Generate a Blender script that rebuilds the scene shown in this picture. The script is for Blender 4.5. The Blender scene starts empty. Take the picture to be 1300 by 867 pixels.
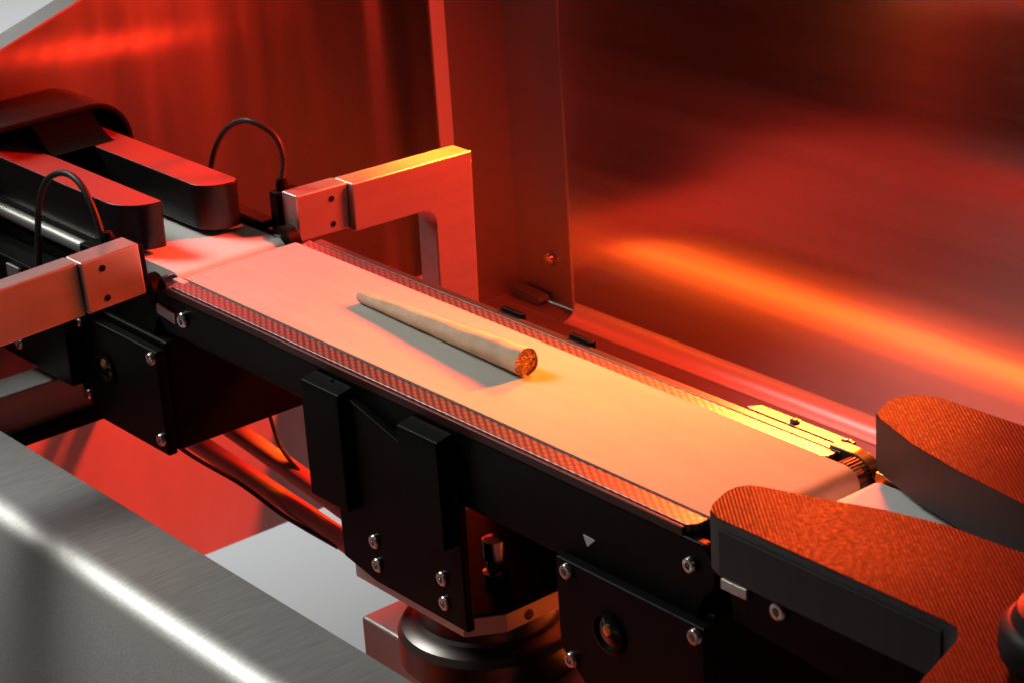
import bpy, bmesh, math, random
from mathutils import Vector, Matrix
random.seed(7)
S = 0.001                      # everything below is in millimetres
R = math.radians
scene = bpy.context.scene

# ------------------------------------------------------------------ camera
cam_d = bpy.data.cameras.new('camera'); cam = bpy.data.objects.new('camera', cam_d)
scene.collection.objects.link(cam); scene.camera = cam
right = Vector((0.6337, 0.7712, -0.0615)); down = Vector((0.2597, -0.2869, -0.9221)); fwd = Vector((-0.7287, 0.5683, -0.3820))
m = Matrix((right, -down, -fwd)).transposed().to_4x4()
m.translation = Vector((733.93, -412.87, 307.28)) * S
cam.matrix_world = m
cam_d.sensor_width = 36; cam_d.lens = 81.0; cam_d.clip_start = 0.02; cam_d.clip_end = 60
cam_d.dof.use_dof = True; cam_d.dof.focus_distance = 0.80; cam_d.dof.aperture_fstop = 36

# ------------------------------------------------------------------ world, lamps, exposure
w = bpy.data.worlds.new('World'); scene.world = w; w.use_nodes = True
bg = w.node_tree.nodes['Background']; bg.inputs[0].default_value = (0.80, 0.83, 0.80, 1); bg.inputs[1].default_value = 0.015
scene.view_settings.view_transform = 'Standard'; scene.view_settings.look = 'None'
scene.view_settings.exposure = 0.0; scene.view_settings.gamma = 1.0
scene.view_settings.use_curve_mapping = False
scene.cycles.use_denoising = True
scene.cycles.max_bounces = 10; scene.cycles.glossy_bounces = 6
scene.cycles.sample_clamp_indirect = 4.0
scene.cycles.caustics_reflective = False; scene.cycles.caustics_refractive = False

def area(name, loc, target, power, color, sx, sy=None, spread=180):
    l = bpy.data.lights.new(name, 'AREA'); l.energy = power; l.color = color
    l.shape = 'RECTANGLE' if sy else 'DISK'; l.size = sx * S
    if sy: l.size_y = sy * S
    l.spread = R(spread)
    o = bpy.data.objects.new(name, l); scene.collection.objects.link(o)
    o.location = Vector(loc) * S
    o.rotation_euler = (Vector(target) - Vector(loc)).to_track_quat('-Z', 'Y').to_euler()
    return o
RED = (1.0, 0.034, 0.011); AMBER = (1.0, 0.17, 0.012)
area('red_lamp', (90, 245, 142), (105, 40, -10), 3.8, RED, 80, 38)
area('amber_key', (100, 250, 134), (205, 25, 0), 0.13, (1.0, 0.32, 0.012), 60, 18, 62)
area('amber_lamp', (225, 262, 122), (190, 25, 0), 0.5, AMBER, 30, None, 72)
area('bracket_top_fill', (-14, 268, 128), (-14, 132, 12), 0.06, (1.0, 0.34, 0.012), 16, None, 19)  # added fill that yellows the far bracket's top
area('outside_fill', (-1600, 800, 700), (-1600, 800, -300), 2.5, (1, 1, 1), 700, 700, 100)  # added fill to brighten the floor outside, at upper left
area('red_strip', (35, 215, -133), (35, 296, -95), 0.065, (1.0, 0.10, 0.01), 380, 5, 150)
area('softbox', (-560, -300, 640), (70, -50, -25), 0.45, (1.0, 0.99, 0.94), 400, 400, 32)
area('floor_fill', (-800, 300, 200), (-800, 300, -300), 3.6, (1.0, 1.0, 1.0), 900, 700, 140)  # added fill to brighten the pale floor past the end panel
area('front_fill', (100, -900, 500), (150, 0, 0), 0.25, (1.0, 0.99, 0.96), 500, 500)

# ------------------------------------------------------------------ materials
def mat(name, color, rough=0.5, metal=0.0, bump=None, var=None, aniso=0.0, spec=0.5, coat=0.0, rvar=None):
    """bump=(scale xyz, strength, distance mm); var=(scale xyz, amount); rvar=(scale xyz, amount)"""
    mt = bpy.data.materials.new(name); mt.use_nodes = True
    nt = mt.node_tree; N = nt.nodes; L = nt.links; b = N['Principled BSDF']
    b.inputs['Base Color'].default_value = (*color, 1); b.inputs['Roughness'].default_value = rough
    b.inputs['Metallic'].default_value = metal; b.inputs['Specular IOR Level'].default_value = spec
    b.inputs['Coat Weight'].default_value = coat
    tc = N.new('ShaderNodeTexCoord')
    def noise(sc, detail=4):
        mp = N.new('ShaderNodeMapping'); mp.inputs['Scale'].default_value = sc
        L.new(tc.outputs['Object'], mp.inputs['Vector'])
        n = N.new('ShaderNodeTexNoise'); n.inputs['Scale'].default_value = 1.0; n.inputs['Detail'].default_value = detail
        L.new(mp.outputs['Vector'], n.inputs['Vector']); return n
    if aniso:
        b.inputs['Anisotropic'].default_value = abs(aniso)
        tg = N.new('ShaderNodeTangent'); tg.direction_type = 'UV_MAP'; tg.uv_map = 'UVMap'
        L.new(tg.outputs[0], b.inputs['Tangent'])
        b.inputs['Anisotropic Rotation'].default_value = 0.0 if aniso > 0 else 0.25
    if var:
        n = noise(var[0])
        r = N.new('ShaderNodeMapRange'); r.inputs['From Min'].default_value = 0.3; r.inputs['From Max'].default_value = 0.7
        r.inputs['To Min'].default_value = 1 - var[1]; r.inputs['To Max'].default_value = 1 + var[1]
        L.new(n.outputs['Fac'], r.inputs['Value'])
        v = N.new('ShaderNodeVectorMath'); v.operation = 'SCALE'; v.inputs[0].default_value = color
        L.new(r.outputs[0], v.inputs['Scale']); L.new(v.outputs[0], b.inputs['Base Color'])
    if rvar:
        n = noise(rvar[0])
        r = N.new('ShaderNodeMapRange'); r.inputs['From Min'].default_value = 0.3; r.inputs['From Max'].default_value = 0.7
        r.inputs['To Min'].default_value = max(.02, rough - rvar[1]); r.inputs['To Max'].default_value = rough + rvar[1]
        L.new(n.outputs['Fac'], r.inputs['Value']); L.new(r.outputs[0], b.inputs['Roughness'])
    if bump:
        n = noise(bump[0], 3)
        bp = N.new('ShaderNodeBump'); bp.inputs['Strength'].default_value = bump[1]; bp.inputs['Distance'].default_value = bump[2] * S
        L.new(n.outputs['Fac'], bp.inputs['Height']); L.new(bp.outputs[0], b.inputs['Normal'])
    return mt
M = {}
M['end_steel'] = mat('brushed_steel_end', (.195, .18, .175), .33, 1.0, bump=((25, 500, 25), .08, .05), rvar=((8, 60, 8), .05), aniso=-.55)
M['dark_steel'] = mat('dark_steel', (.13, .12, .115), .33, .9)
M['fold_steel_lit'] = mat('fold_steel_lit', (.72, .69, .66), .42, .38)  # paler than the sheets: the folds' bright highlight is put into the colour
M['recess_steel'] = mat('brushed_steel_recess', (.40, .36, .35), .42, .75, bump=((300, 20, 20), .06, .05))
M['back_steel'] = mat('brushed_steel_back', (.58, .55, .54), .22, 1.0, bump=((20, 400, 400), .08, .05), rvar=((3, 6, 130), .03), var=((2.5, 20, 110), .06), aniso=.8)
M['lower_steel'] = mat('frosted_steel', (.82, .80, .78), .5, .12, bump=((25, 300, 25), .05, .05), var=((10, 25, 10), .12))
M['matte_steel'] = mat('bead_blasted_steel', (.34, .33, .32), .5, .7, bump=((400, 400, 400), .05, .05), var=((30, 30, 30), .08))
M['cover_steel'] = mat('brushed_steel_cover', (.40, .40, .385), .42, .55, bump=((1500, 90, 1500), .8, .05), var=((1500, 80, 1500), .16))
M['aluminium'] = mat('blasted_aluminium', (.55, .53, .51), .36, .74, bump=((700, 700, 700), .07, .04), var=((160, 25, 160), .06), rvar=((30, 30, 30), .05))
M['chrome'] = mat('chrome', (.75, .75, .72), .16, 1.0)
M['satin_bar'] = mat('satin_bar', (.46, .46, .43), .36, .7)
M['screw'] = mat('screw_steel', (.62, .60, .58), .22, 1.0)
M['black_plastic'] = mat('black_plastic', (.003, .003, .0033), .48, spec=.09, bump=((500, 500, 500), .05, .05))
M['black_metal'] = mat('black_anodised', (.0025, .0025, .0025), .38, spec=.08)
M['guide_red_lit'] = mat('acetal_red_lit', (.36, .040, .022), .5, spec=.5, bump=((300, 300, 300), .06, .05))  # black finger tops with the red lamplight painted into the base colour
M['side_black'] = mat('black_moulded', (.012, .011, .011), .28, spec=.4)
M['side_acetal'] = mat('black_acetal_side', (.035, .034, .034), .5, spec=.4, bump=((900, 900, 60), .1, .05), var=((300, 300, 20), .15))
M['hood_black'] = mat('hood_black', (.005, .0055, .005), .5, spec=.10)
M['pulley'] = mat('pulley_rubber', (.09, .06, .055), .45)
M['lip_red_lit'] = mat('lip_red_lit', (.05, .012, .010), .4, spec=.3)  # black lip, tinted with the red of the lamp
M['gloss_black'] = mat('dark_anodised', (.12, .11, .10), .26, .7)
M['rubber'] = mat('black_rubber', (.022, .022, .022), .5)
M['belt'] = mat('belt_fabric', (.47, .46, .40), .8, bump=((900, 900, 900), .55, .09), var=((25, 160, 500), .06), spec=.2)
M['belt_white'] = mat('white_belt', (.84, .84, .80), .7, bump=((900, 900, 900), .1, .05), spec=.25)
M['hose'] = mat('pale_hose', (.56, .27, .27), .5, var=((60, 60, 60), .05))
M['studio'] = mat('pale_floor', (.80, .81, .81), .6, var=((2, 2, 2), .03))
M['brass'] = mat('brass', (.8, .45, .12), .3, 1.0)
M['grey_clip'] = mat('grey_green_plastic', (.10, .14, .13), .5)
M['white_label'] = mat('white_print', (.6, .6, .58), .6)
M['smoke_window'] = mat('dark_lens', (.01, .01, .012), .08, spec=.6)

# milled or printed grooves on the guide tops
def groove_mat(name, color, angle, pitch=1.0, strength=.35):
    mt = mat(name, color, .5, spec=.09); nt = mt.node_tree; N = nt.nodes; L = nt.links; b = N['Principled BSDF']
    tc = N.new('ShaderNodeTexCoord'); mp = N.new('ShaderNodeMapping'); mp.inputs['Rotation'].default_value = (0, 0, R(angle))
    L.new(tc.outputs['Object'], mp.inputs['Vector'])
    wv = N.new('ShaderNodeTexWave'); wv.inputs['Scale'].default_value = .314 / (pitch * S)
    wv.inputs['Distortion'].default_value = .3; wv.inputs['Detail'].default_value = 1; wv.inputs['Detail Scale'].default_value = 2
    L.new(mp.outputs['Vector'], wv.inputs['Vector'])
    n = N.new('ShaderNodeTexNoise'); n.inputs['Scale'].default_value = 650; n.inputs['Detail'].default_value = 5
    L.new(tc.outputs['Object'], n.inputs['Vector'])
    b1 = N.new('ShaderNodeBump'); b1.inputs['Strength'].default_value = strength; b1.inputs['Distance'].default_value = .3 * S
    b2 = N.new('ShaderNodeBump'); b2.inputs['Strength'].default_value = .3; b2.inputs['Distance'].default_value = .2 * S
    nm = N.new('ShaderNodeTexNoise'); nm.inputs['Scale'].default_value = 28; nm.inputs['Detail'].default_value = 3
    L.new(tc.outputs['Object'], nm.inputs['Vector'])
    ms = N.new('ShaderNodeMapRange'); ms.inputs['From Min'].default_value = .40; ms.inputs['From Max'].default_value = .62
    ms.inputs['To Min'].default_value = .25; ms.inputs['To Max'].default_value = 1.0; L.new(nm.outputs['Fac'], ms.inputs['Value'])
    mm = N.new('ShaderNodeMath'); mm.operation = 'MULTIPLY'; L.new(wv.outputs['Fac'], mm.inputs[0]); L.new(ms.outputs[0], mm.inputs[1])
    n3 = N.new('ShaderNodeTexNoise'); n3.inputs['Scale'].default_value = 120; n3.inputs['Detail'].default_value = 6; n3.inputs['Roughness'].default_value = .7
    L.new(tc.outputs['Object'], n3.inputs['Vector'])
    cm = N.new('ShaderNodeMapRange'); cm.inputs['From Min'].default_value = .35; cm.inputs['From Max'].default_value = .65
    cm.inputs['To Min'].default_value = .72; cm.inputs['To Max'].default_value = 1.22; L.new(n3.outputs['Fac'], cm.inputs['Value'])
    cs = N.new('ShaderNodeVectorMath'); cs.operation = 'SCALE'; cs.inputs[0].default_value = color; L.new(cm.outputs[0], cs.inputs['Scale']); L.new(cs.outputs[0], b.inputs['Base Color'])
    L.new(mm.outputs[0], b1.inputs['Height']); L.new(n.outputs['Fac'], b2.inputs['Height'])
    L.new(b1.outputs[0], b2.inputs['Normal']); L.new(b2.outputs[0], b.inputs['Normal'])
    r = N.new('ShaderNodeMapRange'); r.inputs['From Min'].default_value = .35; r.inputs['From Max'].default_value = .65
    r.inputs['To Min'].default_value = .46; r.inputs['To Max'].default_value = .6
    L.new(n.outputs['Fac'], r.inputs['Value']); L.new(r.outputs[0], b.inputs['Roughness'])
    return mt
M['guide_grooved_red_lit'] = groove_mat('grooved_acetal_red_lit', (.042, .0095, .0075), -53, 1.05, .36)  # the lamp's red is put into the colour of these black tops

# slanted weave of the trim strips beside the belt
def weave_mat():
    mt = mat('woven_trim', (.3, .26, .26), .36, .6, coat=1.0); nt = mt.node_tree; N = nt.nodes; L = nt.links; b = N['Principled BSDF']
    b.inputs['Coat Roughness'].default_value = .30
    tc = N.new('ShaderNodeTexCoord')
    def wave(rot, pitch, dist):
        mp = N.new('ShaderNodeMapping'); mp.inputs['Rotation'].default_value = (0, 0, R(rot))
        L.new(tc.outputs['Object'], mp.inputs['Vector'])
        wv = N.new('ShaderNodeTexWave'); wv.inputs['Scale'].default_value = .314 / (pitch * S)
        wv.inputs['Distortion'].default_value = dist; wv.inputs['Detail'].default_value = 2; wv.inputs['Detail Scale'].default_value = 1.5
        L.new(mp.outputs['Vector'], wv.inputs['Vector']); return wv
    def math_(op, a, b_):
        m_ = N.new('ShaderNodeMath'); m_.operation = op
        for k, q in enumerate((a, b_)):
            if hasattr(q, 'default_value'): L.new(q, m_.inputs[k])
            else: m_.inputs[k].default_value = q
        return m_.outputs[0]
    a = wave(-58, 2.1, .8).outputs['Fac']; c = wave(40, 3.2, 1.2).outputs['Fac']
    hf = math_('ADD', math_('MULTIPLY', a, .45), math_('MULTIPLY', math_('MULTIPLY', a, c), .75))
    cr = N.new('ShaderNodeValToRGB'); cr.color_ramp.elements[0].position = .05; cr.color_ramp.elements[0].color = (.09, .08, .095, 1)
    cr.color_ramp.elements[1].position = .8; cr.color_ramp.elements[1].color = (.30, .26, .26, 1)
    L.new(hf, cr.inputs[0]); L.new(cr.outputs[0], b.inputs['Base Color'])
    return mt
M['weave'] = weave_mat()

def paper_mat():
    mt = mat('tan_paper', (.52, .45, .33), .75, spec=.2); nt = mt.node_tree; N = nt.nodes; L = nt.links; b = N['Principled BSDF']
    tc = N.new('ShaderNodeTexCoord')
    n = N.new('ShaderNodeTexNoise'); n.inputs['Scale'].default_value = 150; n.inputs['Detail'].default_value = 6
    L.new(tc.outputs['Object'], n.inputs['Vector'])
    cr = N.new('ShaderNodeValToRGB'); cr.color_ramp.elements[0].position = .32; cr.color_ramp.elements[0].color = (.53, .45, .30, 1)
    cr.color_ramp.elements[1].position = .62; cr.color_ramp.elements[1].color = (.66, .57, .40, 1)
    L.new(n.outputs['Fac'], cr.inputs[0]); L.new(cr.outputs[0], b.inputs['Base Color'])
    bp = N.new('ShaderNodeBump'); bp.inputs['Strength'].default_value = .5; bp.inputs['Distance'].default_value = .35 * S
    L.new(n.outputs['Fac'], bp.inputs['Height']); L.new(bp.outputs[0], b.inputs['Normal'])
    b.inputs['Subsurface Weight'].default_value = .25; b.inputs['Subsurface Radius'].default_value = (1, .6, .3); b.inputs['Subsurface Scale'].default_value = .0015
    return mt
M['paper'] = paper_mat()
M['herb'] = mat('dried_herb', (.66, .47, .18), .8, var=((900, 900, 900), .6))

# ------------------------------------------------------------------ mesh helpers (mm)
class MB:
    def __init__(s): s.bm = bmesh.new(); s.xf = None
    def add(s, verts, faces):
        vs = [s.bm.verts.new(v) for v in verts]
        for f in faces: s.bm.faces.new([vs[i] for i in f])
        return s
    def box(s, x0, x1, y0, y1, z0, z1):
        v = [(x, y, z) for x in (x0, x1) for y in (y0, y1) for z in (z0, z1)]
        return s.add(v, [(0, 1, 3, 2), (4, 6, 7, 5), (0, 4, 5, 1), (2, 3, 7, 6), (0, 2, 6, 4), (1, 5, 7, 3)])
    def prism(s, poly, a, b, axis='z'):
        """poly in the other two axes (xy, xz or yz), swept from a to b along axis"""
        def P(u, v, t): return {'z': (u, v, t), 'y': (u, t, v), 'x': (t, u, v)}[axis]
        n = len(poly); v = [P(u, q, a) for u, q in poly] + [P(u, q, b) for u, q in poly]
        f = [tuple(range(n))[::-1], tuple(range(n, 2 * n))] + [(i, (i + 1) % n, n + (i + 1) % n, n + i) for i in range(n)]
        return s.add(v, f)
    def lathe(s, prof, c, axis='z', seg=28, cap=True):
        """prof = [(radius, height along axis)]"""
        c = Vector(c); v = []; f = []
        def P(r, h, t):
            a, b = r * math.cos(t), r * math.sin(t)
            return c + Vector({'z': (a, b, h), 'y': (a, h, b), 'x': (h, a, b)}[axis])
        for r, h in prof:
            for k in range(seg): v.append(P(r, h, 2 * math.pi * k / seg))
        for i in range(len(prof) - 1):
            for k in range(seg):
                k2 = (k + 1) % seg; f.append((i * seg + k, i * seg + k2, (i + 1) * seg + k2, (i + 1) * seg + k))
        if cap: f += [tuple(range(seg))[::-1], tuple(range((len(prof) - 1) * seg, len(prof) * seg))]
        return s.add(v, f)
    def tube(s, pts, r, seg=12, sub=6):
        P = [Vector(p) for p in pts]; n = len(P); C = []
        if n > 2:
            for i in range(n - 1):
                p0, p1, p2, p3 = P[max(i - 1, 0)], P[i], P[i + 1], P[min(i + 2, n - 1)]
                for k in range(sub):
                    t = k / sub
                    C.append(.5 * ((2 * p1) + (p2 - p0) * t + (2 * p0 - 5 * p1 + 4 * p2 - p3) * t * t + (3 * p1 - p0 - 3 * p2 + p3) * t ** 3))
            C.append(P[-1])
        else: C = P
        rr = r if callable(r) else (lambda t: r)
        v = []; f = []; up = Vector((.1, .2, 1)); N = len(C)
        for i, c in enumerate(C):
            d = (C[min(i + 1, N - 1)] - C[max(i - 1, 0)]).normalized()
            a = d.cross(up)
            if a.length < .1: a = d.cross(Vector((1, 0, 0)))
            a.normalize(); b = d.cross(a).normalized()
            up = a.cross(d) * 1.0
            q = rr(i / (N - 1))
            for k in range(seg):
                t = 2 * math.pi * k / seg; v.append(c + a * q * math.cos(t) + b * q * math.sin(t))
        for i in range(N - 1):
            for k in range(seg):
                k2 = (k + 1) % seg; f.append((i * seg + k, i * seg + k2, (i + 1) * seg + k2, (i + 1) * seg + k))
        f += [tuple(range(seg))[::-1], tuple(range((N - 1) * seg, N * seg))]
        return s.add(v, f)
    def sheet(s, rows):
        """rows of points -> quad grid"""
        n = len(rows[0]); v = [p for r in rows for p in r]
        f = [(i * n + k, i * n + k + 1, (i + 1) * n + k + 1, (i + 1) * n + k) for i in range(len(rows) - 1) for k in range(n - 1)]
        return s.add(v, f)
    def spin(s, ang, axis, c):
        bmesh.ops.rotate(s.bm, cent=Vector(c), matrix=Matrix.Rotation(R(ang), 3, axis), verts=s.bm.verts[:]); return s

def world_loc(o):
    p = Vector((0, 0, 0))
    while o is not None: p += o.location; o = o.parent
    return p
def obj(name, mb, material, parent=None, bevel=0.0, seg=2, angle=35, uv=None, solid=0, shift=None, top=None):
    bm = mb.bm
    bmesh.ops.recalc_face_normals(bm, faces=bm.faces[:])
    off = world_loc(parent) if parent else Vector((0, 0, 0))
    if shift: off = Vector(shift) * S
    for v in bm.verts: v.co = v.co * S - off
    if uv:
        lay = bm.loops.layers.uv.new('UVMap'); i, j = uv
        for f in bm.faces:
            for l in f.loops: l[lay].uv = (l.vert.co[i] * 5, l.vert.co[j] * 5)
    me = bpy.data.meshes.new(name); bm.to_mesh(me); bm.free()
    for p in me.polygons: p.use_smooth = True
    me.set_sharp_from_angle(angle=R(angle))
    me.materials.append(material)
    if top:
        me.materials.append(top)
        for p in me.polygons:
            if p.normal.z > .9: p.material_index = 1
    o = bpy.data.objects.new(name, me); scene.collection.objects.link(o)
    if shift: o.location = Vector(shift) * S - (world_loc(parent) if parent else Vector((0, 0, 0)))
    if parent: o.parent = parent
    if solid:
        md = o.modifiers.new('thickness', 'SOLIDIFY'); md.thickness = solid * S; md.offset = 0
        es = o.modifiers.new('split', 'EDGE_SPLIT'); es.split_angle = R(angle)
    if bevel:
        md = o.modifiers.new('bevel', 'BEVEL'); md.width = bevel * S; md.segments = seg; md.limit_method = 'ANGLE'; md.angle_limit = R(30); md.harden_normals = True
    return o
def thing(name, label, cat, loc=(0, 0, 0), group=None):
    o = bpy.data.objects.new(name, None); scene.collection.objects.link(o); o.empty_display_size = .01
    o.location = Vector(loc) * S; tag(o, label, cat, group); return o
def tag(o, label, cat, group=None, kind=None):
    if label: o['label'] = label
    if cat: o['category'] = cat
    if group: o['group'] = group
    if kind: o['kind'] = kind
def arc(cx, cy, r, a0, a1, n=8):
    return [(cx + r * math.cos(R(a0 + (a1 - a0) * k / n)), cy + r * math.sin(R(a0 + (a1 - a0) * k / n))) for k in range(n + 1)]
def screw(parent, c, axis='y', r=2.4, h=1.4, sign=-1, m=None):
    """socket head screw: domed head with a hexagon recess"""
    mb = MB(); c = Vector(c); s = sign
    mb.lathe([(r * .42, s * h * .35), (r * .45, s * h * .95), (r * .62, s * h), (r * .86, s * h * .92), (r, s * h * .55), (r, 0)], c, axis, 18, cap=False)
    hexa = [(r * .42 * math.cos(R(60 * k)), r * .42 * math.sin(R(60 * k))) for k in range(6)]
    mb.lathe([(r * .43, s * h * .35), (.001, s * h * .3)], c, axis, 18, cap=False)
    return obj('screw', mb, m or M['screw'], parent, shift=tuple(c))

# ================================================================== SETTING
fl = obj('floor', MB().box(-7000, 4000, -3000, 8000, -320, -300), M['studio']); tag(fl, None, None, kind='structure')

# ------------------------------------------------------------------ machine enclosure (bent stainless sheets)
XW, YB, YB2, ZL, YE, ZF = -172, 295, 301, -140, 148, -220
enc = thing('machine_enclosure', 'bent stainless steel machine enclosure glowing red behind the conveyors', 'machine housing', (100, 295, -300))
# end panel, slightly warped sheet with a sloping top edge and a rolled corner at the back
def top_z(y): return 53 + (y - 20) * 0.331
rows = []
ys = [-160 + 12 * i for i in range(35)]
ys = [y for y in ys if y < 206] + list(range(206, 263))
ZS = -112
def slope(y):
    q = .34 * math.exp(-((y - 219) / 4) ** 2) - .15 * math.exp(-((y - 234) / 8) ** 2)
    if y > 253: q = .36
    return q
def warp(y):
    return sum(slope(-160 + k) for k in range(int(round(y + 160))))
foldrows = []; NZ = 110
def crease(y, z):
    f = 1 / (1 + math.exp((y - 115) / 22))
    return -1.9 * f * .5 * (1 + math.erf((z - 46 + .11 * (y - 60)) / 3.6))
for y in ys:
    zt = top_z(y)
    (rows if y < 256 else foldrows).append([(XW + warp(y) + crease(y, ZS + (zt - ZS) * k / NZ), y, ZS + (zt - ZS) * k / NZ) for k in range(NZ + 1)])
obj('end_panel', MB().sheet(rows), M['end_steel'], enc, uv=(1, 2), solid=1.2)
obj('corner_fold', MB().sheet([[(XW + warp(255), 255, ZS + (top_z(255) - ZS) * k / NZ) for k in range(NZ + 1)]] + foldrows), M['fold_steel_lit'], enc, solid=1.2)
obj('floor_reflection_block', MB().box(XW - 1.5, XW, -160, 78, -298, ZF - .2), M['lower_steel'], enc)  # unseen, added to keep the floor out of the back panel's reflection
obj('lower_panel', MB().box(XW - 1.5, XW, -160, YB2 - 1, ZF, ZS), M['lower_steel'], enc, bevel=.4)
rows = [[(XW - .5, y, -140 + (top_z(y) + 140) * k / 4) for k in range(5)] for y in (261, 270, 280, 290, 301.5)]
obj('corner_panel', MB().sheet(rows), M['recess_steel'], enc, solid=1.2)
mb = MB(); v = []
mb.sheet([[(XW - .2, y, top_z(y) + .3), (XW - 17, y, top_z(y) - .6), (XW - 18, y, top_z(y) - 6)] for y in (-160, 0, 100, 200, 300)])
obj('end_panel_flange', mb, M['matte_steel'], enc, solid=1)
# recessed back sheet and the door-like back panel in front of it
obj('recessed_panel', MB().box(XW - 3, -112, YB2, YB2 + 1.5, ZL, 240), M['recess_steel'], enc)
mb = MB(); rad = 9
xs = (-118, -60, 0, 60, 120, 200, 300, 420, 560)
def ripple(z):                                                     # slight oil-canning of the sheet
    return .42 * math.sin((z + 60) / 13.5) * math.exp(-((z - 10) / 75) ** 2) + .3 * math.sin((z - 20) / 31)
zs = [240 - (240 - ZL - rad) * k / 90 for k in range(91)]
mb.sheet([[(x, YB + ripple(z) - ripple(zs[-1]) , z) for z in zs] for x in xs])
obj('back_panel', mb, M['back_steel'], enc, uv=(0, 2), solid=1.4)
prof = [(YB - rad + rad * math.cos(t), ZL + rad - rad * math.sin(t)) for t in [i * math.pi / 20 for i in range(0, 11)]]
obj('panel_fold', MB().sheet([[(x, y, z) for y, z in prof] for x in xs]), M['fold_steel_lit'], enc, solid=1.4)
obj('panel_edge', MB().box(-119.8, -118.2, YB - 1.2, YB2 - .5, ZL + 2, 240), M['aluminium'], enc, bevel=.3)
mb = MB()
mb.box(XW, 560, YE, YB - rad, ZL - 3, ZL).box(XW, -118.2, YB - rad, YB2, ZL - 3, ZL)
obj('ledge', mb, M['matte_steel'], enc, bevel=.6)
obj('ledge_skirt', MB().box(-60, 560, YE + 1, YE + 3, ZF, ZL - 3.2), M['dark_steel'], enc)
obj('clip', MB().prism([(-168, ZL + .2), (-146, ZL + .2), (-143, ZL + 3), (-145, ZL + 5.5), (-166, ZL + 6.5), (-168.5, ZL + 4)], YB2 - 9, YB2 - 2, 'y'), M['grey_clip'], enc, bevel=.8)
obj('rivet', MB().lathe([(4, 0), (4, -1), (3, -2.6), (1.2, -3.2)], (-143.3, YB2 - .2, -115), 'y', 20), M['chrome'], enc)

# ------------------------------------------------------------------ front cover, a rolled stainless lid rail
cov = thing('front_cover', 'grey brushed stainless cover with a bright rolled edge at the front', 'cover', (150, -75, -300))
yb, zb = -60.5, -61
prof = [(yb + .5, zb - 16), (yb, zb - 1.5), (yb - 1.5, zb), (yb - 27, zb)]
cx, cz, r, aa = yb - 27, zb - 14, 14, 54
prof += [(cx + r * math.cos(R(90 + aa * k / 12)), cz + r * math.sin(R(90 + aa * k / 12))) for k in range(1, 13)]
ly, lz = prof[-1]
prof += [(ly - 150 * math.cos(R(aa)), lz - 150 * math.sin(R(aa))), (ly - 150, -298)]
mb = MB().sheet([[(x, y, z) for y, z in prof] for x in (-74, 0, 80, 160, 240, 320, 400, 520)])
obj('cover_sheet', mb, M['cover_steel'], cov, solid=1.5)

# ================================================================== WEIGH CONVEYOR
wc = thing('weigh_conveyor', 'narrow black weigh conveyor with a pale belt carrying the rolled cone', 'conveyor', (150, 25, -75))
def belt_loop(x0, x1, zt, r, y0, y1, t=.9):
    out = [(x1 - r + r * math.cos(R(a)), zt - r + r * math.sin(R(a))) for a in range(90, -91, -15)]
    out += [(x0 + r + r * math.cos(R(a)), zt - r + r * math.sin(R(a))) for a in range(270, 89, -15)]
    return MB().prism(out, y0, y1, 'y')
obj('belt', belt_loop(-.5, 305, 0, 6, -1, 51), M['belt'], wc, angle=50)
for a, b in ((-3.2, -1.05), (51.1, 55)):
    obj('belt_roller', MB().lathe([(5.3, a), (5.3, b)], (299, 0, -6), 'y', 30), M['screw'], wc)
# near trim: woven strip, lip and side plate
obj('trim_strip', MB().prism([(7, -8.6), (292, -8.6), (294, -6), (294, -1.1), (7, -1.1), (5, -6)], -3.0, -.5, 'z'), M['weave'], wc, bevel=.3)
obj('trim_strip', MB().prism([(7, 51.2), (288, 51.2), (290, 53), (290, 57), (5, 57)], -3.0, -.6, 'z'), M['weave'], wc, bevel=.3)
pl = [(-3, -9)] + [(-3, -14), (2, -20), (110, -20), (150, -31), (296, -31)] + arc(296, -12, 10, -60, 60, 8) + [(296, -3.4), (-1, -3.4)]
obj('side_plate', MB().prism(pl, -10.4, -6.5, 'y'), M['black_metal'], wc, bevel=1.0, seg=3)
obj('side_plate', MB().prism(pl, 57.2, 61.2, 'y'), M['black_metal'], wc, bevel=1.0, seg=3)
obj('bed', MB().box(6, 292, -.8, 50.8, -11.2, -1.4), M['black_metal'], wc)
obj('trim_lip', MB().box(5, 292, -10.2, -8.7, -4.5, -.9), M['lip_red_lit'], wc, bevel=.6)
obj('trim_rail', MB().box(8, 291, 57.2, 60.6, -3.3, -.42), M['gloss_black'], wc, bevel=.25)
# small steel bits at the infeed corner
obj('tension_plate', MB().box(-1, 12, -11.6, -10.5, -13.4, -9.2).spin(6, 'Y', (5, -11, -11)), M['aluminium'], wc, bevel=.3)
obj('corner_shim', MB().box(1, 9, -4.2, -1.3, -1.5, -.3), M['white_label'], wc, bevel=.3)
screw(wc, (17, -10.5, -11), r=3.1, h=1.6)
screw(wc, (295.5, -10.5, -11.5), r=2.6, h=1.6)
for x, y in ((262, -5), (271, -5.8), (274, 54)):
    obj('set_screw', MB().lathe([(1.5, 0), (1.5, .35), (.7, .5), (.5, .1)], (x, y, -1.6), 'z', 14), M['screw'], wc)
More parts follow.
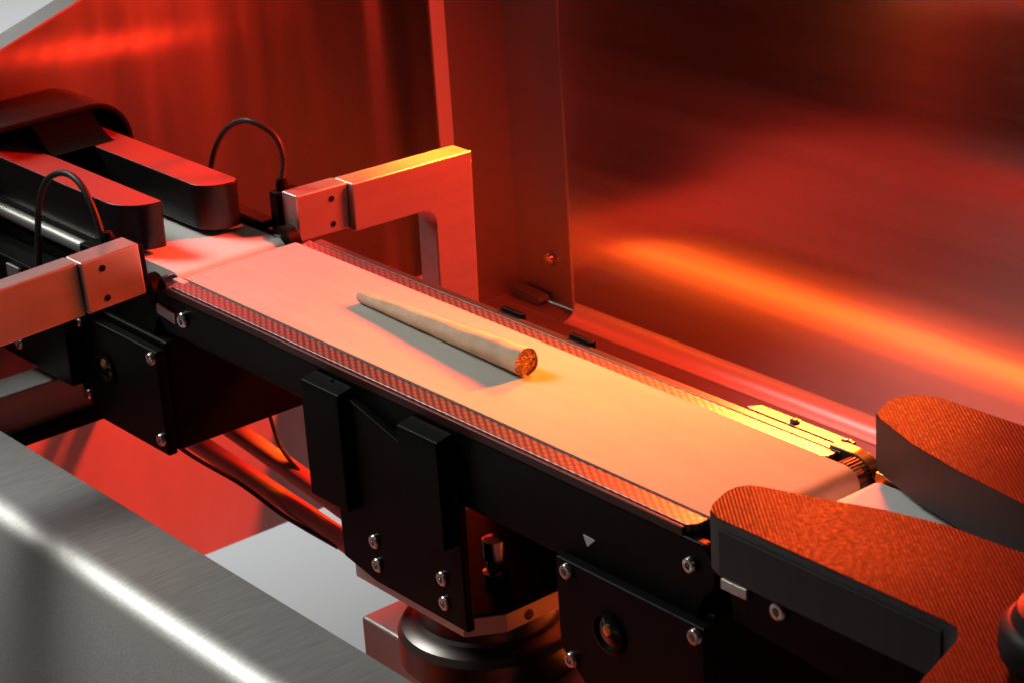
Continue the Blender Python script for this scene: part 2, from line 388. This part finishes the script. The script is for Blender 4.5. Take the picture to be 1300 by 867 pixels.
# far rail clip with two small knobs, and the rail bits near the gate
cl = obj('rail_clip', MB().prism([(246, 61.2), (248, 60.8), (290, 60.8), (290, 65.5), (249, 65.5)], -1.2, -.05, 'z'), M['gloss_black'], wc, bevel=.3)
for x in (266, 288):
    obj('clip_screw', MB().lathe([(1.7, 0), (1.7, .7), (1.0, 1.1)], (x, 63.2, -.05), 'z', 14), M['screw'], cl)
for x in (130, 168):
    obj('rail_tab', MB().box(x - 9, x + 3, 60.8, 63, -3, 1.0), M['black_metal'], wc, bevel=.4)
cap = [(286, -5), (286, .6)] + arc(294.5, -11.5, 12.2, 88, -8, 12) + [(302, -14), (290, -14)]
obj('end_cap', MB().prism(cap, 57.5, 62.5, 'y'), M['gloss_black'], wc, bevel=.5)
# ribbed roller end
mb = MB(); n = 28
ring = []
for k in range(n):
    for rr, da in ((6.3, 0), (6.3, .4), (5.7, .5), (5.7, .9)):
        t = 2 * math.pi * (k + da) / n; ring.append((299 + rr * math.cos(t) - 1.2, -6.2 + rr * math.sin(t)))
obj('ribbed_pulley', mb.prism(ring, 51.6, 57.0, 'y'), M['pulley'], wc)
# arrow mark on the side plate
obj('arrow_mark', MB().prism([(247.2, -19), (252.6, -19.3), (249, -22.6)], -10.75, -10.45, 'y'), M['white_label'], wc)

# motor housings, one under the weigh belt and one under the infeed belt
def motor(parent, dx):
    h = obj('motor_housing', MB().prism([(238 + dx, -26), (304 + dx, -26), (304 + dx, -72), (252 + dx, -72), (238 + dx, -60)], -9.5, 52, 'y'), M['black_plastic'], parent, bevel=1.2, seg=3)
    obj('cover_plate', MB().prism([(237.5 + dx, -28.2), (304.5 + dx, -28.2), (304.5 + dx, -72.5), (252 + dx, -72.5), (237.5 + dx, -60.5)], -14.6, -10.2, 'y'), M['black_plastic'], h, bevel=.9, seg=3)
    for x, z in ((243.5, -31.5), (301, -31.5), (243.5, -63), (301, -66)):
        screw(h, (x + dx, -14.6, z), r=2.7, h=1.6)
    obj('sight_bezel', MB().lathe([(7.2, 0), (7.2, -.8), (6.2, -1.1), (5.4, -.6), (5.0, -.2)], (262 + dx, -14.6, -46), 'y', 26), M['black_metal'], h)
    obj('sight_glass', MB().lathe([(5.0, -.1), (3, -.9), (.6, -1.2)], (262 + dx, -14.7, -46), 'y', 24), M['smoke_window'], h)
    obj('dial_centre', MB().lathe([(2.0, -.7), (1.8, -1.5), (.8, -1.8)], (262.5 + dx, -14.7, -44.5), 'y', 18), M['brass'], h)
    return h
motor(wc, 0)

# bracket: near plate with two clamp tabs, cross plate, far plate
br = obj('support_bracket', MB().prism([(117, -5), (188, -24), (188, -76.5), (136, -76.5), (117, -73)], -14, -10.6, 'y'), M['black_metal'], wc, bevel=.7)
for x0, x1, zb2 in ((105.5, 128, -51), (161.5, 183.5, -46)):
    obj('clamp_tab', MB().prism([(-10.6, -5.2), (-17.2, -6.6), (-17.6, -8), (-17.6, zb2), (-10.6, zb2)], x0, x1, 'x'), M['black_plastic'], br, bevel=.5)
for x, z in ((137.6, -60), (138.2, -69), (176.2, -60), (176.4, -69.3)):
    screw(br, (x, -14, z), r=2.7, h=1.2)
obj('cross_plate', MB().prism([(118, -10.4), (181, -10.4), (188.5, 2), (188.5, 62), (118, 62)], -82.5, -75.2, 'z'), M['aluminium'], br, bevel=.5)
obj('cross_plate_cover', MB().prism([(119, -10.4), (180.5, -10.4), (188, 2), (188, 61), (119, 61)], -75.1, -74.2, 'z'), M['black_metal'], br)
obj('far_plate', MB().box(100, 238, 62.2, 66, -76, -6), M['black_metal'], br, bevel=.7)  # bracket's far side, widened to block the red lamp under the belt
obj('bolt', MB().lathe([(4.6, -74.1), (4.6, -71.5), (3.2, -71), (3.2, -66.5), (4.2, -66), (4.2, -59), (2.6, -58.3)], (167.5, 15, 0), 'z', 24), M['screw'], br)
obj('dowel_hole', MB().lathe([(1.9, .15), (1.9, .3), (1.0, .35)], (188.4, 12, -79.5), 'x', 16), M['smoke_window'], br)
for k in range(1):
    obj('lock_lever', MB().prism([(217, -24.5), (233, -22), (236, -26), (226, -29), (218, -28)], 6, 14, 'y'), M['black_plastic'], wc, bevel=.8)

# turntable and pedestal under the bracket
ped = thing('pedestal', 'square steel pedestal block with a round turntable beneath the black bracket', 'pedestal', (200, 50, -300))
obj('block', MB().box(104, 262, -1, 118, -298, -108), M['matte_steel'], ped, bevel=1.6, seg=3)
obj('turntable', MB().lathe([(29, -107.8), (33, -107), (33, -97), (31.5, -94.5), (29, -93), (26.5, -92.2), (25.5, -91), (25.5, -82.7)], (158, 18, 0), 'z', 64), M['dark_steel'], ped, angle=25)

# ================================================================== INFEED CONVEYOR
ic = thing('infeed_conveyor', 'white infeed conveyor belt running under the two black guide fingers', 'conveyor', (-90, 25, -75))
obj('belt', belt_loop(-168, -3.5, -2, 6, 2.5, 52), M['belt_white'], ic, angle=50)
obj('side_plate', MB().prism([(-168, -8), (-8, -8)] + arc(-9, -13, 5, 80, -80, 6) + [(-12, -26), (-168, -34)], -8, -3, 'y'), M['black_metal'], ic, bevel=.8)
obj('side_plate', MB().prism([(-168, -3), (-20, -3), (-9, -8), (-9, -20), (-168, -26)], 54, 58, 'y'), M['black_metal'], ic, bevel=.8)
obj('edge_rail', MB().box(-168, -24, 54.2, 61, -2.6, .8), M['black_metal'], ic, bevel=.6)
obj('roller_end', MB().lathe([(5.4, -4), (5.4, 2.2)], (-9, 0, -8), 'y', 28), M['chrome'], ic)
obj('roller_end', MB().lathe([(5.2, 52.2), (5.2, 60), (3, 60.5)], (-11, 0, -6), 'y', 28), M['chrome'], ic)
obj('bearing', MB().lathe([(7, 52.6), (7, 57.5)], (-8, 0, -4), 'y', 24), M['black_plastic'], ic)
obj('bearing', MB().lathe([(6.6, -8.5), (6.6, -3)], (-13, 0, -8), 'y', 24), M['black_plastic'], ic)
obj('guide_bar', MB().tube([(-170, -6.5, -2.8), (-58, -6.5, -2.8)], 2.9, 20), M['satin_bar'], ic)
obj('bar_block', MB().box(-62, -50, -9.5, -3.5, -8, .5), M['black_plastic'], ic, bevel=.8)
obj('frame_block', MB().box(-168, -14, -6, 55, -36, -14), M['black_metal'], ic)
obj('frame_skirt', MB().box(-168, -60, -22, -8.4, -58, -12), M['black_plastic'], ic, bevel=.8)
obj('spacer', MB().box(-102, -91, -23.5, -22.2, -22, -14), M['matte_steel'], ic, bevel=.4)
motor(ic, -305)
screw(ic, (-103, -22, -50), r=3.2, h=1.8)

rail = thing('cross_rail', 'dull steel cross rail below the left sensor bracket', 'rail', (-85, -60, -80))
obj('rail_body', MB().box(-100, -82, -104, 10, -80, -62), M['matte_steel'], rail, bevel=.8)
obj('rail_lip', MB().box(-81.8, -76, -104, 10, -84, -79), M['black_metal'], rail, bevel=.5)

# guide fork over the infeed belt
gf = thing('guide_fork', 'black fork of two blunt guide fingers over the white infeed belt', 'guide', (-90, 25, 0))
def finger(y0, y1, x1, round_near):
    r1 = y1 - y0
    rx, ry, rc = (17, y1 - y0 - 1.2, 1.2) if round_near else (12, 11, 4)
    out = [(-165, y0)] + [(x1 - rx + rx * math.sin(R(9 * k)), y0 + ry - ry * math.cos(R(9 * k))) for k in range(11)]
    out += arc(x1 - rc, y1 - rc, rc, 0, 90, 5)[(1 if round_near else 0):] + [(-165, y1)]
    return MB().prism(out, .6, 19.6, 'z')
obj('finger', finger(-3.2, 13, -30, True), M['side_black'], gf, bevel=.5, seg=3, angle=25, top=M['guide_red_lit'])
obj('finger', finger(32, 48.8, -28.5, False), M['side_black'], gf, bevel=.5, seg=3, angle=25, top=M['guide_red_lit'])
# hood joining the fingers: a shell with a rounded far shoulder, open to the front
def hood_prof(d):
    return [(60.5 - d, 6)] + arc(60.5 - 19, 32.5 - 19, 19 - d, 0, 90, 10) + [(-6, 32.5 - d)]
o1, o2 = hood_prof(0), hood_prof(2.6)
mb = MB().prism(o1 + o2[::-1], -171, -133, 'x')
obj('hood', mb, M['hood_black'], gf, bevel=.8, angle=25)
obj('hood_back', MB().prism(hood_prof(2.7) + [(-6, 20), (13, 20), (13, 6)], -171, -150, 'x'), M['black_plastic'], gf)
# sloping shoulder between hood and fingers
sp = [(-170, 19.8), (-168, 32.2), (-144, 32.2)] + [(-144 + 28 * k / 12, 19.9 + 12.3 * (.5 + .5 * math.cos(math.pi * k / 12))) for k in range(1, 13)]
obj('shoulder', MB().prism(sp, 13.2, 42, 'y'), M['hood_black'], gf, bevel=1.2, seg=3, angle=40)

# ================================================================== OUTFEED CONVEYOR AND GUIDES
oc = thing('outfeed_conveyor', 'pale outfeed conveyor belt showing between the two grooved black guides', 'conveyor', (430, 25, -75))
obj('belt', belt_loop(307.5, 560, -1.5, 6, 2, 51.5), M['belt_white'], oc, angle=50)
obj('side_plate', MB().prism([(309, -7), (560, -3), (560, -40), (312, -24)], -10, -5, 'y'), M['black_metal'], oc, bevel=.8)
obj('side_plate', MB().prism([(309, -7), (560, -3), (560, -40), (312, -24)], 53, 57, 'y'), M['black_metal'], oc, bevel=.8)
obj('tension_plate', MB().box(308.5, 319, -11.4, -10.2, -14.2, -10.8), M['aluminium'], oc, bevel=.3)
screw(oc, (331, -10, -13), r=3.0, h=1.8)
obj('edge_clip', MB().prism([(309, 53), (318, 52.6), (324, 56), (312, 60)], -5, .5, 'z'), M['brass'], oc, bevel=.5)

ng = thing('outlet_guide', 'grooved black outlet guide with a round black knob standing on it', 'guide', (400, 0, 10), group='outlet guides')
poly = [(323.5, -26.3)] + [(319.0, -24.5), (316.2, -20.5), (313.6, -13), (313.6, -9), (315.5, -5.8), (319, -3.8), (337.5, 2.6), (352, 8.5), (370, 13.3), (398, 15.2), (560, 24), (560, -120), (452, -120), (419, -52), (412.5, -31), (409, -27.2), (404, -26.3)]
obj('arm', MB().prism(poly, 1.5, 19.4, 'z'), M['side_acetal'], ng, bevel=.45, seg=3, angle=28, top=M['guide_grooved_red_lit'])
obj('side_lining', MB().prism([(324.4, -26.2), (403.6, -26.2), (403.6, -26.75), (324.4, -26.75)], 2.0, 16.2, 'z'), M['side_acetal'], ng, bevel=.15)
kn = obj('clamp_knob', MB().lathe([(8, 19.5), (8, 21.5), (14.5, 22), (17, 24), (17.6, 27.5), (17.2, 31), (15.6, 33), (14.6, 33.4), (14.2, 34.2), (13, 36.5), (9, 38), (.5, 38.6)], (439, -21, -2), 'z', 40), M['rubber'], ng, angle=40)

fg = thing('outlet_guide', 'grooved black outlet guide with an orange lit tip beside the back panel', 'guide', (400, 60, 10), group='outlet guides')
poly = [(312, 51.7), (309.2, 53.2), (307, 57.5), (305.2, 63.5), (305.4, 67.5), (307.2, 71), (311, 74), (316, 75.4), (346, 76.4), (380, 75), (560, 60), (560, 34), (378, 36.6), (350, 40.6), (330, 45)]
obj('arm', MB().prism(poly, 1.5, 19.4, 'z'), M['side_acetal'], fg, bevel=.45, seg=3, angle=28, top=M['guide_grooved_red_lit'])

blk = thing('base_block', 'red lit steel block low under the outfeed conveyor', 'block', (320, 100, -300))
obj('block_body', MB().box(266, 430, 74, 140, -298, -90), M['matte_steel'], blk, bevel=1.5, seg=3)

# ================================================================== SENSOR BRACKETS
def lbracket_far():
    t = thing('sensor_bracket', 'aluminium sensor bracket standing beyond the belt with an arch shaped leg', 'sensor bracket', (-9, 138, -140), group='photo sensor brackets')
    tilt = lambda mb: mb.spin(-1.3, 'X', (-5, 75, 4))
    out = [(86.5, 13.2), (148.4, 13.2), (148.4, -140), (127.8, -140), (127.8, -15)] + arc(121.8, -13, 6, -10, 90, 6)[1:] + [(86.5, -7)]
    out = [(86.5, 13.2), (148.4, 13.2), (148.4, -138), (127.8, -138), (127.8, -14.4)] + arc(120.8, -14.4, 7, 0, 90, 6)[1:] + [(86.5, -7.4)]
    obj('arm', tilt(MB().prism(out, -18, -5, 'x')), M['aluminium'], t, bevel=.8, seg=3)
    b = obj('sensor_block', tilt(MB().box(-19, -8.2, 61.2, 86.3, -6.4, 13.2)), M['aluminium'], t, bevel=.8, seg=3)
    for z in (8.2, -2.6):
        obj('screw_hole', tilt(MB().lathe([(1.3, .1), (1.3, .25), (.6, .3)], (-8.2, 78, z), 'x', 14)), M['smoke_window'], b)
    obj('sensor', tilt(MB().box(-25, -19.3, 59, 71, -8, 12.6)), M['black_plastic'], t, bevel=.8)
    obj('cable_gland', MB().lathe([(2.6, 12), (2.6, 15), (1.8, 17.5)], (-22, 64, 0), 'z', 16), M['black_plastic'], t)
    obj('cable', MB().tube([(-22, 64, 16), (-22, 66, 26), (-26, 65, 35), (-36, 60, 40), (-52, 60, 34), (-63, 60, 24), (-70, 60, 12), (-74, 60, 0)], 1.25, 12, 8), M['rubber'], t)
    return t
def lbracket_near():
    t = thing('sensor_bracket', 'aluminium sensor bracket entering at the left edge beside the infeed belt', 'sensor bracket', (-9, -318, -298), group='photo sensor brackets')
    tilt = lambda mb: mb.spin(2.4, 'X', (-5, -38, 3))
    out = [(-38.6, 14.2), (-330, 14.2), (-330, -298), (-306, -298), (-306, -7.4), (-38.6, -7.4)]
    obj('arm', tilt(MB().prism(out, -17, -7, 'x')), M['aluminium'], t, bevel=.8, seg=3)
    b = obj('sensor_block', tilt(MB().box(-17, -5, -38.4, -13, -6.6, 14.2)), M['aluminium'], t, bevel=.8, seg=3)
    for z in (9.6, -2.6):
        obj('screw_hole', tilt(MB().lathe([(1.3, .1), (1.3, .25), (.6, .3)], (-5, -29.6, z), 'x', 14)), M['smoke_window'], b)
    obj('sensor', tilt(MB().box(-17.5, -7.5, -12.8, -9.5, -6, 12)), M['black_plastic'], t, bevel=.8)
    obj('cable_gland', MB().lathe([(3, 12), (3, 15), (1.8, 17)], (-22, -17, 0), 'z', 16), M['black_plastic'], t)
    obj('cable', MB().tube([(-24, -18, 13), (-28.9, -18, 25), (-37.6, -18, 33.7), (-49.6, -18, 35), (-63.9, -18, 29), (-74, -18, 17), (-80, -18, 0), (-83, -18, -14)], 1.35, 12, 8), M['rubber'], t)
    return t
lbracket_far(); lbracket_near()

# ================================================================== HOSES AND CABLES UNDER THE BELT
h = obj('hose', MB().tube([(-170, 50, -112), (-109, 50, -117), (-40, 50, -122), (24, 50, -127), (103, 50, -134)], 4.5, 18, 8), M['hose'])
tag(h, 'pale plastic hose lit red, lower of the two running under the belt', 'hose', 'hoses under the belt')
h = obj('hose', MB().tube([(-170, 52, -90), (-79, 52, -101), (-20, 52, -108), (23, 52, -113.5), (103, 52, -124)], 4.5, 18, 8), M['hose'])
tag(h, 'pale plastic hose lit red, upper of the two running under the belt', 'hose', 'hoses under the belt')
h = obj('cable', MB().tube([(-118, 30, -70), (-85, 30, -104), (-40, 40, -118), (-15, 44, -125.5), (20, 46, -128)], 1.0, 10, 8), M['rubber'])
tag(h, 'thin black cable sagging below the lower hose', 'cable', 'thin cables under the belt')
h = obj('cable', MB().tube([(-40, 50, -60), (-30, 50, -80), (-24, 51, -98), (-10, 51, -106)], .9, 10, 8), M['rubber'])
tag(h, 'thin black cable hanging down onto the upper hose', 'cable', 'thin cables under the belt')

# ================================================================== THE ROLLED CONE ON THE BELT
jt = thing('rolled_cone', 'tan paper pre-roll cone lying slantwise on the pale belt', 'rolled cone', (125, 30, 0))
A, B = Vector((77.5, 30.3, 2.35)), Vector((175.0, 28.6, 4.95))
d = (B - A).normalized(); sx = d.cross(Vector((0, 0, 1))).normalized(); sz = sx.cross(d)
rows = []; NS, NA = 60, 36
for i in range(NS + 1):
    t = i / NS; c = A + (B - A) * t; rb = 2.25 + 2.65 * t ** 1.05
    row = []
    for k in range(NA + 1):
        a = 2 * math.pi * k / NA
        wob = 1 + .018 * math.sin(3 * a + 9 * t) + .014 * math.sin(5 * a - 23 * t) + .010 * math.sin(2 * a + 41 * t)
        seam = .10 * (1 if 0 < ((a / (2 * math.pi) * 1.0 - .12 - .05 * t) % 1) < .5 else 0)
        row.append(c + (sx * math.cos(a) + sz * math.sin(a)) * (rb * wob + seam * .5))
    rows.append(row)
mb = MB().sheet(rows); bmesh.ops.remove_doubles(mb.bm, verts=mb.bm.verts[:], dist=.02)
obj('paper_wrap', mb, M['paper'], jt, angle=60)
mb = MB()
for k in range(170):
    a = random.uniform(0, 2 * math.pi); q = 4.5 * math.sqrt(random.random()); c = B - d * random.uniform(.2, 1.1) + (sx * math.cos(a) + sz * math.sin(a)) * q
    r = random.uniform(.35, .75); vs = [c + Vector((random.uniform(-1, 1), random.uniform(-1, 1), random.uniform(-1, 1))).normalized() * r for _ in range(4)]
    mb.add(vs, [(0, 1, 2), (0, 2, 3), (0, 3, 1), (1, 3, 2)])
ring = [B - d * 1.0 + (sx * math.cos(2 * math.pi * k / 24) + sz * math.sin(2 * math.pi * k / 24)) * 4.75 for k in range(24)]
mb.add(ring, [tuple(range(24))])
fill = obj('herb_fill', mb, M['herb'], jt); fill['kind'] = 'stuff'
ring = [A + d * .3 + (sx * math.cos(2 * math.pi * k / 20) + sz * math.sin(2 * math.pi * k / 20)) * 2.15 for k in range(20)]
obj('filter_tip', MB().add(ring, [tuple(range(20))]), M['paper'], jt)
